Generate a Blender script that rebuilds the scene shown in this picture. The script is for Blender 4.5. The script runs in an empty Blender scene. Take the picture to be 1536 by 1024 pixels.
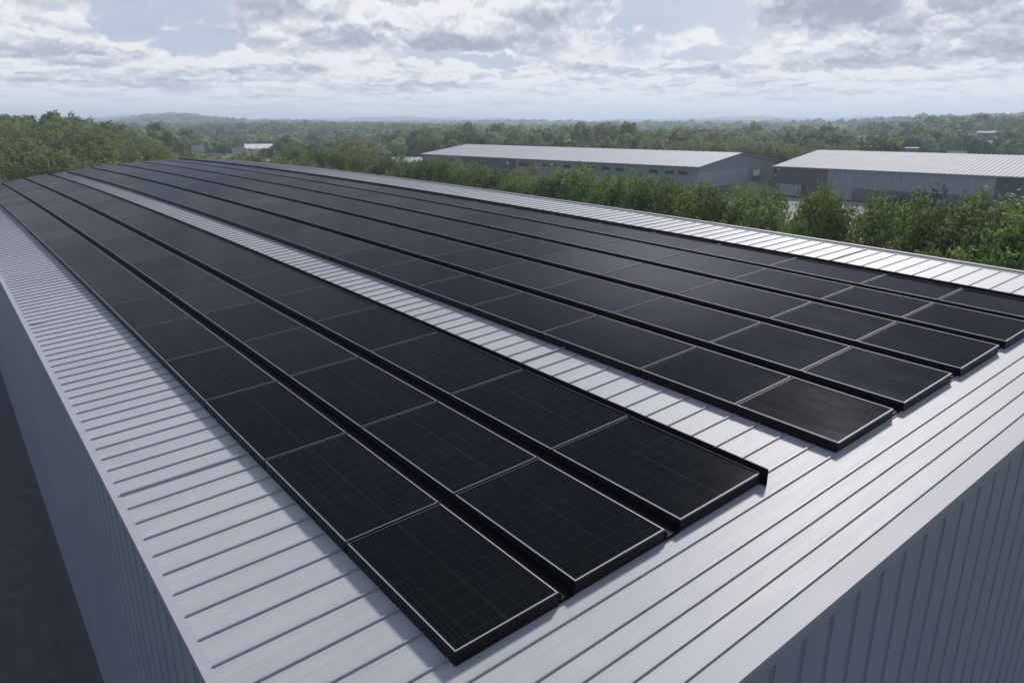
import bpy, math, random
import numpy as np
from mathutils import Vector

# ------------------------------------------------------------------ basics
scene = bpy.context.scene
COL = scene.collection
rad = math.radians
CZ = 11.2                                   # camera height above the ground
F_PX, YAW, PIT = 1072.848, 0.670876, 0.297556
CX, CY = -3.47263, -2.28592
# "site" coordinates: x along the panel rows (away), y across to the right, z up.
# Blender is right-handed, so site y is stored as -y.
def P(x, y, z): return (x, -y, z)

def link(o, parent=None):
    COL.objects.link(o)
    if parent is not None: o.parent = parent
    return o
def tag(o, label=None, cat=None, group=None, kind=None):
    if label: o['label'] = label
    if cat: o['category'] = cat
    if group: o['group'] = group
    if kind: o['kind'] = kind
    return o
def empty(name, loc=(0, 0, 0), rz=0.0):
    o = bpy.data.objects.new(name, None)
    o.empty_display_size = .2
    o.location = loc; o.rotation_euler = (0, 0, rz)
    return link(o)

class MB:
    """collects faces, builds ONE mesh object (site coordinates in, Blender out)"""
    def __init__(s): s.v = []; s.f = []; s.m = []; s.uv = {}
    def face(s, pts, mi=0, uv=None):
        n = len(s.v); s.v += [P(*p) for p in pts]
        s.f.append(tuple(range(n, n + len(pts)))); s.m.append(mi)
        if uv: s.uv[len(s.f) - 1] = uv
    def hexa(s, b, t, mi=0):
        """b, t: four bottom and four top corners in order"""
        s.face(b[::-1], mi); s.face(t, mi)
        for i in range(4):
            j = (i + 1) % 4
            s.face([b[i], b[j], t[j], t[i]], mi)
    def box(s, x0, x1, y0, y1, z0, z1, mi=0):
        s.hexa([(x0, y0, z0), (x1, y0, z0), (x1, y1, z0), (x0, y1, z0)],
               [(x0, y0, z1), (x1, y0, z1), (x1, y1, z1), (x0, y1, z1)], mi)
    def build(s, name, mats, parent=None, origin=(0, 0, 0)):
        me = bpy.data.meshes.new(name)
        o_ = P(*origin)
        vs = [(a - o_[0], b - o_[1], c - o_[2]) for a, b, c in s.v]
        me.from_pydata(vs, [], [f[::-1] for f in s.f])
        if not isinstance(mats, (list, tuple)): mats = [mats]
        for m in mats: me.materials.append(m)
        for p, mi in zip(me.polygons, s.m): p.material_index = mi
        if s.uv:
            l = me.uv_layers.new(name='UVMap')
            for fi, uv in s.uv.items():
                for k, li in enumerate(me.polygons[fi].loop_indices): l.data[li].uv = uv[::-1][k]
        o = bpy.data.objects.new(name, me)
        link(o, parent)
        if parent is None: o.location = o_
        return o

def quads_mesh(name, V, mats, tone=None, smooth=False):
    """V: (n,4,3) float array of quads in Blender coordinates"""
    n = len(V); me = bpy.data.meshes.new(name)
    me.vertices.add(4 * n); me.loops.add(4 * n); me.polygons.add(n)
    me.vertices.foreach_set('co', V.reshape(-1).astype(np.float32))
    me.loops.foreach_set('vertex_index', np.arange(4 * n, dtype=np.int32))
    me.polygons.foreach_set('loop_start', np.arange(0, 4 * n, 4, dtype=np.int32))
    me.polygons.foreach_set('loop_total', np.full(n, 4, dtype=np.int32))
    for m in mats: me.materials.append(m)
    if tone is not None:
        a = me.attributes.new('tone', 'FLOAT', 'FACE'); a.data.foreach_set('value', tone.astype(np.float32))
    me.update(calc_edges=True); me.validate()
    return me

# ------------------------------------------------------------------ materials
def mat(name):
    m = bpy.data.materials.new(name); m.use_nodes = True
    nt = m.node_tree; b = nt.nodes['Principled BSDF']
    return m, nt, b
def N(nt, t, **kw):
    n = nt.nodes.new(t)
    for k, v in kw.items(): setattr(n, k, v)
    return n
def ramp(nt, fac, stops):
    r = N(nt, 'ShaderNodeValToRGB'); nt.links.new(fac, r.inputs[0])
    e = r.color_ramp.elements
    while len(e) < len(stops): e.new(.5)
    for el, (p, c) in zip(e, stops):
        el.position = p; el.color = (c[0], c[1], c[2], 1) if len(c) == 3 else c
    return r.outputs[0]
def noise(nt, scale, detail=4, rough=.55, vec=None, dim='3D'):
    n = N(nt, 'ShaderNodeTexNoise', noise_dimensions=dim)
    n.inputs['Scale'].default_value = scale; n.inputs['Detail'].default_value = detail
    n.inputs['Roughness'].default_value = rough
    if vec is not None: nt.links.new(vec, n.inputs['Vector'])
    return n.outputs['Fac']
def objvec(nt, scale=(1, 1, 1)):
    t = N(nt, 'ShaderNodeTexCoord'); m = N(nt, 'ShaderNodeMapping')
    m.inputs['Scale'].default_value = scale
    nt.links.new(t.outputs['Object'], m.inputs['Vector']); return m.outputs[0]
def mathn(nt, op, a, b=None, c=None, clamp=False):
    n = N(nt, 'ShaderNodeMath', operation=op, use_clamp=clamp)
    for i, q in enumerate((a, b, c)):
        if q is None: continue
        if isinstance(q, (int, float)): n.inputs[i].default_value = q
        else: nt.links.new(q, n.inputs[i])
    return n.outputs[0]
def mixc(nt, fac, a, b, blend='MIX'):
    n = N(nt, 'ShaderNodeMix', data_type='RGBA', blend_type=blend)
    for i, q in ((0, fac), (6, a), (7, b)):
        if isinstance(q, (int, float)): n.inputs[i].default_value = q
        elif isinstance(q, (tuple, list)): n.inputs[i].default_value = (q[0], q[1], q[2], 1)
        else: nt.links.new(q, n.inputs[i])
    return n.outputs[2]

def metal_paint(name, c0, c1, rough=.4, scale=(1, 1, 1), streak=(1.2, .12, 1), bump=0.0, spec=.5, metallic=0.0):
    """painted sheet metal with broad weathering and faint streaks"""
    m, nt, b = mat(name)
    v = objvec(nt); vs = objvec(nt, streak)
    n1 = noise(nt, .35, 5, .6, v); n2 = noise(nt, 3.0, 6, .65, vs); n3 = noise(nt, 60, 3, .6, v)
    f = mathn(nt, 'ADD', mathn(nt, 'MULTIPLY', n1, .5), mathn(nt, 'MULTIPLY', n2, .4))
    f = mathn(nt, 'ADD', f, mathn(nt, 'MULTIPLY', n3, .1))
    col = ramp(nt, f, [(.36, c0), (.64, c1)])
    nt.links.new(col, b.inputs['Base Color'])
    r = mathn(nt, 'MULTIPLY_ADD', n2, .16, rough - .08)
    nt.links.new(r, b.inputs['Roughness'])
    b.inputs['Specular IOR Level'].default_value = spec
    b.inputs['Metallic'].default_value = metallic
    if bump:
        bp = N(nt, 'ShaderNodeBump'); bp.inputs['Strength'].default_value = bump; bp.inputs['Distance'].default_value = .02
        nt.links.new(noise(nt, 1.6, 3, .5, v), bp.inputs['Height']); nt.links.new(bp.outputs[0], b.inputs['Normal'])
    return m

M = {}
M['roof'] = metal_paint('roof_sheet', (.268, .274, .296), (.340, .346, .368), .52, streak=(4, .35, 1), bump=.2, spec=.25, metallic=.0)
M['flash'] = metal_paint('flashing_sheet', (.268, .275, .300), (.312, .318, .343), .55, bump=.12, spec=.25)
M['seam'] = metal_paint('seam_metal', (.20, .21, .24), (.25, .26, .29), .5, spec=.35)
M['wall'] = metal_paint('wall_sheet', (.175, .21, .27), (.215, .25, .31), .5, streak=(1, 1, .12))
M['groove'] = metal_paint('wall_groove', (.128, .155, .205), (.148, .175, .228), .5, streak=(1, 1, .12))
M['fascia'] = metal_paint('fascia_sheet', (.20, .23, .28), (.23, .26, .31), .45)

m, nt, b = mat('panel_frame_black'); M['black'] = m
b.inputs['Base Color'].default_value = (.004, .0045, .0058, 1); b.inputs['Roughness'].default_value = .42
b.inputs['Specular IOR Level'].default_value = .15
m, nt, b = mat('black_plastic'); M['deflector'] = m
b.inputs['Base Color'].default_value = (.003, .003, .0035, 1); b.inputs['Roughness'].default_value = .6
b.inputs['Specular IOR Level'].default_value = .08
m, nt, b = mat('panel_trim_silver'); M['trim'] = m
b.inputs['Base Color'].default_value = (.21, .21, .23, 1); b.inputs['Roughness'].default_value = .6
b.inputs['Metallic'].default_value = .25

# solar cells: near-black glass, hair-thin bus bars, faint cell joints (UV based)
m, nt, b = mat('solar_cells'); M['cells'] = m
uv = N(nt, 'ShaderNodeTexCoord').outputs['UV']
sp = N(nt, 'ShaderNodeSeparateXYZ'); nt.links.new(uv, sp.inputs[0])
U, Vv = sp.outputs[0], sp.outputs[1]
def lines(x, n, half):
    f = mathn(nt, 'FRACT', mathn(nt, 'MULTIPLY', x, float(n)))
    dd = mathn(nt, 'ABSOLUTE', mathn(nt, 'SUBTRACT', f, .5))
    return mathn(nt, 'SUBTRACT', 1.0, mathn(nt, 'DIVIDE', dd, half), clamp=True)
wob = noise(nt, 1.0, 3, .6, objvec(nt, (2.2, 2.2, 2.2)))
bus = lines(Vv, 24, .045)
cell_v = lines(mathn(nt, 'ADD', Vv, .0833), 6, .016)
ctr = mathn(nt, 'SUBTRACT', 1.0, mathn(nt, 'DIVIDE', mathn(nt, 'ABSOLUTE', mathn(nt, 'SUBTRACT', Vv, .5)), .004), clamp=True)
cell_u = lines(mathn(nt, 'ADD', U, mathn(nt, 'MULTIPLY', wob, .004)), 10, .022)
l = mathn(nt, 'MULTIPLY', bus, .6)
l = mathn(nt, 'MAXIMUM', l, mathn(nt, 'MULTIPLY', cell_v, .6))
l = mathn(nt, 'MAXIMUM', l, mathn(nt, 'MULTIPLY', ctr, 1.0))
l = mathn(nt, 'MAXIMUM', l, mathn(nt, 'MULTIPLY', cell_u, .5))
patch = noise(nt, 1.0, 4, .6, objvec(nt, (1.6, 1.6, 1.6)))
l = mathn(nt, 'MULTIPLY', l, mathn(nt, 'MULTIPLY_ADD', patch, 1.4, .05))
# each cell a hair different
wn = N(nt, 'ShaderNodeTexWhiteNoise', noise_dimensions='3D')
fl = N(nt, 'ShaderNodeVectorMath', operation='FLOOR'); ml = N(nt, 'ShaderNodeVectorMath', operation='MULTIPLY')
ml.inputs[1].default_value = (10, 6, 1); nt.links.new(uv, ml.inputs[0]); nt.links.new(ml.outputs[0], fl.inputs[0])
oi = N(nt, 'ShaderNodeObjectInfo'); ad = N(nt, 'ShaderNodeVectorMath', operation='ADD')
nt.links.new(fl.outputs[0], ad.inputs[0]); nt.links.new(oi.outputs['Random'], ad.inputs[1]); nt.links.new(ad.outputs[0], wn.inputs[0])
base = mixc(nt, wn.outputs['Value'], (.0030, .0034, .0046), (.0040, .0043, .0054))
col = mixc(nt, l, base, (.040, .043, .050))
dust = noise(nt, 1.0, 6, .7, objvec(nt, (.9, 3.0, 1)))
col = mixc(nt, mathn(nt, 'MULTIPLY', ramp(nt, dust, [(.45, (0, 0, 0)), (.8, (1, 1, 1))]), .004), col, (.25, .25, .27))
nt.links.new(col, b.inputs['Base Color'])
nt.links.new(mathn(nt, 'MULTIPLY_ADD', dust, .10, .07), b.inputs['Roughness'])
b.inputs['Specular IOR Level'].default_value = 0.0
gl_ = N(nt, 'ShaderNodeBsdfGlossy'); gl_.inputs['Color'].default_value = (.86, .89, 1.0, 1)
nt.links.new(mathn(nt, 'MULTIPLY_ADD', dust, .10, .07), gl_.inputs['Roughness'])
fr_n = N(nt, 'ShaderNodeFresnel'); fr_n.inputs['IOR'].default_value = 1.3
mx_ = N(nt, 'ShaderNodeMixShader'); nt.links.new(mathn(nt, 'MULTIPLY', fr_n.outputs[0], mathn(nt, 'MULTIPLY_ADD', oi.outputs['Random'], .06, .24)), mx_.inputs[0])
nt.links.new(b.outputs[0], mx_.inputs[1]); nt.links.new(gl_.outputs[0], mx_.inputs[2])
nt.links.new(mx_.outputs[0], nt.nodes['Material Output'].inputs[0])

def simple(name, c, rough=.7, var=.15, sc=1.5, metallic=0):
    m, nt, b = mat(name)
    n = noise(nt, sc, 6, .6, objvec(nt))
    nt.links.new(ramp(nt, n, [(.3, tuple(q * (1 - var) for q in c)), (.7, tuple(q * (1 + var) for q in c))]), b.inputs['Base Color'])
    b.inputs['Roughness'].default_value = rough; b.inputs['Metallic'].default_value = metallic
    return m
M['asphalt'] = simple('asphalt', (.125, .122, .124), .9, .22, .25)
M['alley'] = simple('alley_asphalt', (.056, .060, .070), .9, .22, 2.2)
M['dkwall'] = metal_paint('dark_cladding', (.062, .063, .075), (.076, .077, .090), .55, streak=(1, 1, .15))
M['slate'] = metal_paint('slate_cladding', (.036, .046, .062), (.044, .054, .072), .5, streak=(1, 1, .15))
M['ltwall'] = metal_paint('light_cladding', (.20, .235, .275), (.235, .27, .31), .5, streak=(1, 1, .15))
M['base'] = metal_paint('stained_plinth', (.065, .065, .078), (.12, .12, .135), .7, streak=(.8, .8, .3))
M['grwall'] = metal_paint('grey_cladding', (.16, .17, .195), (.19, .20, .225), .55, streak=(1, 1, .15))
M['wroof'] = metal_paint('pale_roof', (.225, .23, .255), (.28, .285, .31), .7, streak=(1, .2, 1), spec=.3)
M['glass'] = simple('dark_window', (.02, .024, .03), .15, .1)
M['blue'] = simple('blue_glazing', (.03, .06, .10), .2, .2)
M['white'] = simple('white_paint', (.55, .55, .55), .5, .05)
M['door'] = simple('dark_door', (.02, .02, .025), .5, .1)
M['bark'] = simple('bark', (.055, .045, .035), .95, .3, 6)
M['concrete'] = simple('pale_kerb', (.26, .255, .24), .9, .15, 2)
M['farroof'] = simple('weathered_roof', (.10, .105, .12), .95, .15)
M['farroof'].node_tree.nodes['Principled BSDF'].inputs['Specular IOR Level'].default_value = .04
M['tin'] = simple('distant_tin', (.30, .30, .31), .6, .1)

def leafmat(name, dark, light, tone_attr=False, tr_=.28, hue=.484):
    m, nt, b = mat(name)
    geo = N(nt, 'ShaderNodeNewGeometry')
    n = noise(nt, .9, 4, .6, objvec(nt, (1, 1, 1)))
    oi = N(nt, 'ShaderNodeObjectInfo')
    pi = geo.outputs['Random Per Island']
    f = mathn(nt, 'ADD', mathn(nt, 'MULTIPLY', n, .42), mathn(nt, 'MULTIPLY', pi, .58))
    if tone_attr:
        at = N(nt, 'ShaderNodeAttribute', attribute_name='tone', attribute_type='GEOMETRY')
        f = mathn(nt, 'ADD', mathn(nt, 'MULTIPLY', f, .55), mathn(nt, 'MULTIPLY', at.outputs['Fac'], .45))
        rnd = at.outputs['Fac']
    else: rnd = oi.outputs['Random']
    c = ramp(nt, f, [(.2, dark), (.8, light)])
    hs = N(nt, 'ShaderNodeHueSaturation')
    nt.links.new(mathn(nt, 'MULTIPLY_ADD', rnd, .024, hue), hs.inputs['Hue'])
    nt.links.new(mathn(nt, 'MULTIPLY_ADD', rnd, .34, 1.0), hs.inputs['Value'])
    hs.inputs['Saturation'].default_value = .95
    nt.links.new(c, hs.inputs['Color'])
    nt.links.new(hs.outputs[0], b.inputs['Base Color'])
    b.inputs['Roughness'].default_value = .7; b.inputs['Specular IOR Level'].default_value = .14
    tr = N(nt, 'ShaderNodeBsdfTranslucent'); mx = N(nt, 'ShaderNodeMixShader'); mx.inputs[0].default_value = tr_
    nt.links.new(hs.outputs[0], tr.inputs[0])
    nt.links.new(b.outputs[0], mx.inputs[1]); nt.links.new(tr.outputs[0], mx.inputs[2])
    nt.links.new(mx.outputs[0], nt.nodes['Material Output'].inputs[0])
    return m
M['leafA'] = leafmat('leaves_fresh', (.044, .080, .016), (.215, .290, .068))
M['leafB'] = leafmat('leaves_deep', (.034, .060, .018), (.155, .215, .064))
M['leafC'] = leafmat('leaves_olive', (.044, .072, .018), (.190, .245, .072))
M['leafF'] = leafmat('leaves_far', (.036, .062, .018), (.185, .225, .066), True, .4, .484)
M['woodA'] = leafmat('wood_leaves_fresh', (.050, .078, .018), (.230, .275, .072), False, .42, .480)
M['woodB'] = leafmat('wood_leaves_deep', (.040, .064, .020), (.175, .220, .068), False, .42, .484)
M['woodC'] = leafmat('wood_leaves_olive', (.052, .070, .022), (.215, .240, .085), False, .42, .477)
M['leafD'] = leafmat('leaves_dark_shrub', (.012, .026, .014), (.035, .055, .030))

m, nt, b = mat('grass_land'); M['grass'] = m
v = objvec(nt)
n1 = noise(nt, .012, 5, .6, v); n2 = noise(nt, .6, 6, .65, v)
c = mixc(nt, n2, (.035, .055, .018), (.085, .105, .040))
nt.links.new(mixc(nt, ramp(nt, n1, [(.52, (0, 0, 0)), (.62, (1, 1, 1))]), c, (.085, .115, .045)), b.inputs['Base Color'])
b.inputs['Roughness'].default_value = .95
M['verge'] = simple('dry_verge', (.17, .16, .075), .95, .3, 3)

# ------------------------------------------------------------------ the big roof: a gently arched, twisted surface
CO = [((1, 0), .26083), ((2, 0), -.17358), ((3, 0), .02273), ((4, 0), -.00373), ((0, 1), .42923), ((0, 2), .25218),
      ((1, 1), .59591), ((2, 1), -.03481), ((1, 2), -.24868), ((0, 3), -.12214)]
def top(x, y):
    """height of the panel faces"""
    z = CZ - 3.584659
    for (a, b_), c in CO: z += c * (x / 20) ** a * (y / 10) ** b_
    return z
PT = .13
def rz(x, y): return top(x, y) - PT
X0, X1 = -1.292, 53.9
YL, YR = -1.41, 14.50
YE = [0.0, .9965, 1.1761, 2.2778, 2.4918, 3.7511, 4.9024, 6.1701, 6.4206, 7.7715, 8.0185, 9.3222, 9.549, 10.7411, 10.9442, 12.0149]

bld = empty('metal_building', P(X0, YL, 0))
tag(bld, 'long low metal building with a white seamed arched roof carrying the solar panels', 'building')
def reparent(o):                              # meshes are written in world space; keep them there under the empty
    o.parent = bld; o.location = (-bld.location.x, -bld.location.y, -bld.location.z); return o

# roof sheet
_m = M['roof']; _nt = _m.node_tree; _b = _nt.nodes['Principled BSDF']; _c = _b.inputs['Base Color'].links[0].from_socket
_s = N(_nt, 'ShaderNodeSeparateXYZ'); _nt.links.new(objvec(_nt), _s.inputs[0])
_dx = mathn(_nt, 'DIVIDE', mathn(_nt, 'SUBTRACT', _s.outputs[0], 12.55), .10); _dy = mathn(_nt, 'DIVIDE', mathn(_nt, 'SUBTRACT', _s.outputs[1], 1.22), .22)
_q = mathn(_nt, 'SUBTRACT', 1.0, mathn(_nt, 'ADD', mathn(_nt, 'MULTIPLY', _dx, _dx), mathn(_nt, 'MULTIPLY', _dy, _dy)), clamp=True)
_q = mathn(_nt, 'MULTIPLY', _q, mathn(_nt, 'MULTIPLY', noise(_nt, 14, 4, .6, objvec(_nt)), 1.5), clamp=True)
_f = mathn(_nt, 'FRACT', mathn(_nt, 'DIVIDE', mathn(_nt, 'SUBTRACT', _s.outputs[0], 1.1929), .3455 / 3))
_f = mathn(_nt, 'SUBTRACT', 1.0, mathn(_nt, 'DIVIDE', mathn(_nt, 'ABSOLUTE', mathn(_nt, 'SUBTRACT', _f, .5)), .035), clamp=True)
_c = mixc(_nt, mathn(_nt, 'MULTIPLY', _f, .26), _c, (.12, .12, .14))
_nt.links.new(mixc(_nt, _q, _c, (.06, .06, .07)), _b.inputs['Base Color'])
xs = [X0] + [x for x in np.arange(-1, 53.6, .5)] + [X1]
ysr = [YL] + list(np.linspace(-1.0, 14.0, 16)) + [YR]
rb = MB()
for i in range(len(xs) - 1):
    for j in range(len(ysr) - 1):
        a, b2, c_, d_ = xs[i], xs[i + 1], ysr[j], ysr[j + 1]
        rb.face([(a, c_, rz(a, c_)), (b2, c_, rz(b2, c_)), (b2, d_, rz(b2, d_)), (a, d_, rz(a, d_))])
roof = reparent(rb.build('roof', M['roof']))
for p in roof.data.polygons: p.use_smooth = True
# weld so that smoothing works
import bmesh
bm = bmesh.new(); bm.from_mesh(roof.data); bmesh.ops.remove_doubles(bm, verts=bm.verts, dist=1e-4); bm.to_mesh(roof.data); bm.free()

# standing seams
sb = MB()
SP = .3455
k = 0
front_seams = [-1.065, -.84, -.62, -.41, -.11]
seam_x = front_seams + [1.1929 - SP * 3 + SP * q for q in range(160)]
ylist = list(np.linspace(YL + .072, YR - .16, 15))
rs = random.Random(3)
for k, x in enumerate(seam_x):
    if x < X1 - .3:
        h = .018; w = .0105
        if k == 17: h, w = .03, .024            # the sheet lap shows as one thicker seam
        for j in range(14):
            ya, yb = ylist[j], ylist[j + 1]
            q = [(x - w, ya), (x + w, ya), (x + w, yb), (x - w, yb)]
            bq = [(a, c_, rz(a, c_) - .002) for a, c_ in q]
            q2 = [(x - w * .7, ya), (x + w * .7, ya), (x + w * .7, yb), (x - w * .7, yb)]
            tq = [(a, c_, rz(a, c_) + h) for a, c_ in q2]
            sb.face([bq[0], bq[3], tq[3], tq[0]]); sb.face([bq[1], bq[2], tq[2], tq[1]]); sb.face(tq)
            if j == 0: sb.face([bq[0], bq[1], tq[1], tq[0]])
            if j == 13: sb.face([bq[3], bq[2], tq[2], tq[3]])
reparent(sb.build('standing_seam', M['seam']))

# flashings (left, right, front, far)
def strip_x(mb, y0, y1, zo0, zo1, xa=X0, xb=X1, step=.9, mi=0):
    n = max(1, int(round((xb - xa) / step)))
    for i in range(n):
        a = xa + (xb - xa) * i / n; b_ = xa + (xb - xa) * (i + 1) / n
        lo = [(a, y0, rz(a, y0) + zo0), (b_, y0, rz(b_, y0) + zo0), (b_, y1, rz(b_, y1) + zo0), (a, y1, rz(a, y1) + zo0)]
        hi = [(p[0], p[1], p[2] - zo0 + zo1) for p in lo]
        mb.face(hi, mi); mb.face(lo[::-1], mi); mb.face([lo[0], lo[1], hi[1], hi[0]], mi); mb.face([lo[3], lo[2], hi[2], hi[3]], mi)
        if i == 0: mb.face([lo[0], lo[3], hi[3], hi[0]], mi)
        if i == n - 1: mb.face([lo[1], lo[2], hi[2], hi[1]], mi)
fl_ = MB(); strip_x(fl_, YL - .012, YL + .068, -.028, .005)
reparent(fl_.build('eave_flashing', M['flash']))
fr_ = MB(); strip_x(fr_, YR - .12, YR - .05, -.01, .012); strip_x(fr_, YR - .05, YR + .03, -.05, .045)
reparent(fr_.build('eave_flashing', M['flash']))
def strip_y(mb, xa, xb, zo0, zo1, ya, yb):
    n = 20
    for i in range(n):
        a = ya + (yb - ya) * i / n; b_ = ya + (yb - ya) * (i + 1) / n
        lo = [(xa, a, rz(xa, a) + zo0), (xb, a, rz(xb, a) + zo0), (xb, b_, rz(xb, b_) + zo0), (xa, b_, rz(xa, b_) + zo0)]
        hi = [(p[0], p[1], p[2] - zo0 + zo1) for p in lo]
        mb.hexa(lo, hi)
ff = MB(); strip_y(ff, X0 - .012, X0 + .20, -.03, .006, YL + .07, YR - .125)
reparent(ff.build('gable_flashing', M['flash']))
fb = MB(); strip_y(fb, X1 - .10, X1 + .012, -.03, .03, YL + .07, YR - .125)
reparent(fb.build('gable_flashing', M['flash']))

# ribbed walls with a plain fascia band at the head
FA = .13
def wall_profile(a0, a1, pitch=.42, gw=.085, dp=.03):
    """list of (pos, inset, is_groove) along the wall"""
    out = []; s_ = a0
    while s_ < a1:
        e = min(s_ + pitch, a1)
        out.append((s_, e - gw if e - gw > s_ else e, 0))
        if e - gw > s_: out.append((e - gw, e, 1))
        s_ = e
    return out
def ribbed_wall(name, pt, a0, a1, zt, dp=.008):
    """pt(a, inset, z) -> point"""
    mb = MB()
    for s_, e, g in wall_profile(a0, a1):
        i_ = dp if g else 0.0
        if g:
            w = .012
            mb.face([pt(s_, 0, 0), pt(s_ + w, i_, 0), pt(s_ + w, i_, zt(s_ + w)), pt(s_, 0, zt(s_))], 1)
            mb.face([pt(s_ + w, i_, 0), pt(e - w, i_, 0), pt(e - w, i_, zt(e - w)), pt(s_ + w, i_, zt(s_ + w))], 1)
            mb.face([pt(e - w, i_, 0), pt(e, 0, 0), pt(e, 0, zt(e)), pt(e - w, i_, zt(e - w))], 1)
        else:
            n = max(1, int((e - s_) / .5))
            mb.face([pt(s_, 0, 0), pt(e, 0, 0), pt(e, 0, zt(e)), pt(s_, 0, zt(s_))], 0)
    return reparent(mb.build(name, [M['wall'], M['groove']]))
ribbed_wall('wall', lambda a, i, z: (a, YL + .03 + i, z), X0 + .03, X1 - .03, lambda a: rz(a, YL) - .02)
ribbed_wall('wall', lambda a, i, z: (X0 + .03 + i, a, z), YL + .03, YR - .03, lambda a: rz(X0, a) - .02)
ribbed_wall('wall', lambda a, i, z: (a, YR - .03 - i, z), X0 + .03, X1 - .03, lambda a: rz(a, YR) - .02)
ribbed_wall('wall', lambda a, i, z: (X1 - .03 - i, a, z), YL + .03, YR - .03, lambda a: rz(X1, a) - .02)
fa = MB()
strip_x(fa, YL + .008, YL + .026, -FA - .03, -.032)
n = 24
for i in range(n):
    a = YL + .008 + (YR - YL) * i / n; b_ = YL + .008 + (YR - YL - .016) * (i + 1) / n
    a = YL + .008 + (YR - YL - .016) * i / n
    fa.hexa([(X0 + .008, a, rz(X0, a) - FA - .03), (X0 + .026, a, rz(X0, a) - FA - .03), (X0 + .026, b_, rz(X0, b_) - FA - .03), (X0 + .008, b_, rz(X0, b_) - FA - .03)],
            [(X0 + .008, a, rz(X0, a) - .032), (X0 + .026, a, rz(X0, a) - .032), (X0 + .026, b_, rz(X0, b_) - .032), (X0 + .008, b_, rz(X0, b_) - .032)])
reparent(fa.build('fascia', M['fascia']))

# ------------------------------------------------------------------ solar panels
ORD = ['nearest', 'second', 'third', 'fourth', 'fifth', 'sixth', 'seventh', 'eighth', 'ninth', 'tenth', 'eleventh', 'twelfth', 'thirteenth',
       'fourteenth', 'fifteenth', 'sixteenth', 'seventeenth', 'eighteenth', 'nineteenth', 'twentieth', 'twenty-first', 'twenty-second',
       'twenty-third', 'twenty-fourth', 'twenty-fifth', 'twenty-sixth', 'twenty-seventh', 'twenty-eighth', 'twenty-ninth', 'thirtieth']
ROWN = ['leftmost row', 'second row from the left', 'third row from the left', 'fourth row from the left',
        'fifth row from the left', 'sixth row from the left', 'seventh row from the left', 'rightmost row']
KNOWN = [[.047, 1.78, 3.772, 5.943, 7.972, 10.149, 12.272, 14.273, 16.268], [.06, 1.816, 3.791, 5.965, 7.972, 10.135, 12.247, 14.255, 16.186],
         [.064, 1.855, 3.846, 6.049, 8.06, 10.164, 12.262, 14.20, 16.22], [-.128, 1.201, 2.737, 4.819, 6.785, 8.664], [-.136, 1.231, 2.718, 4.705, 6.656, 8.603],
         [-.152, 1.296, 2.741, 4.652, 6.596, 8.604], [-.158, 1.336, 2.725, 4.55, 6.605], [-.15, 1.368, 2.738, 4.64, 6.6]]
XEND = 53.55
def bil(c, u, v, dz=0.0):
    p = [(1 - u) * (1 - v) * c[0][i] + u * (1 - v) * c[1][i] + u * v * c[2][i] + (1 - u) * v * c[3][i] for i in range(3)]
    p[2] += dz; return tuple(p)
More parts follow.
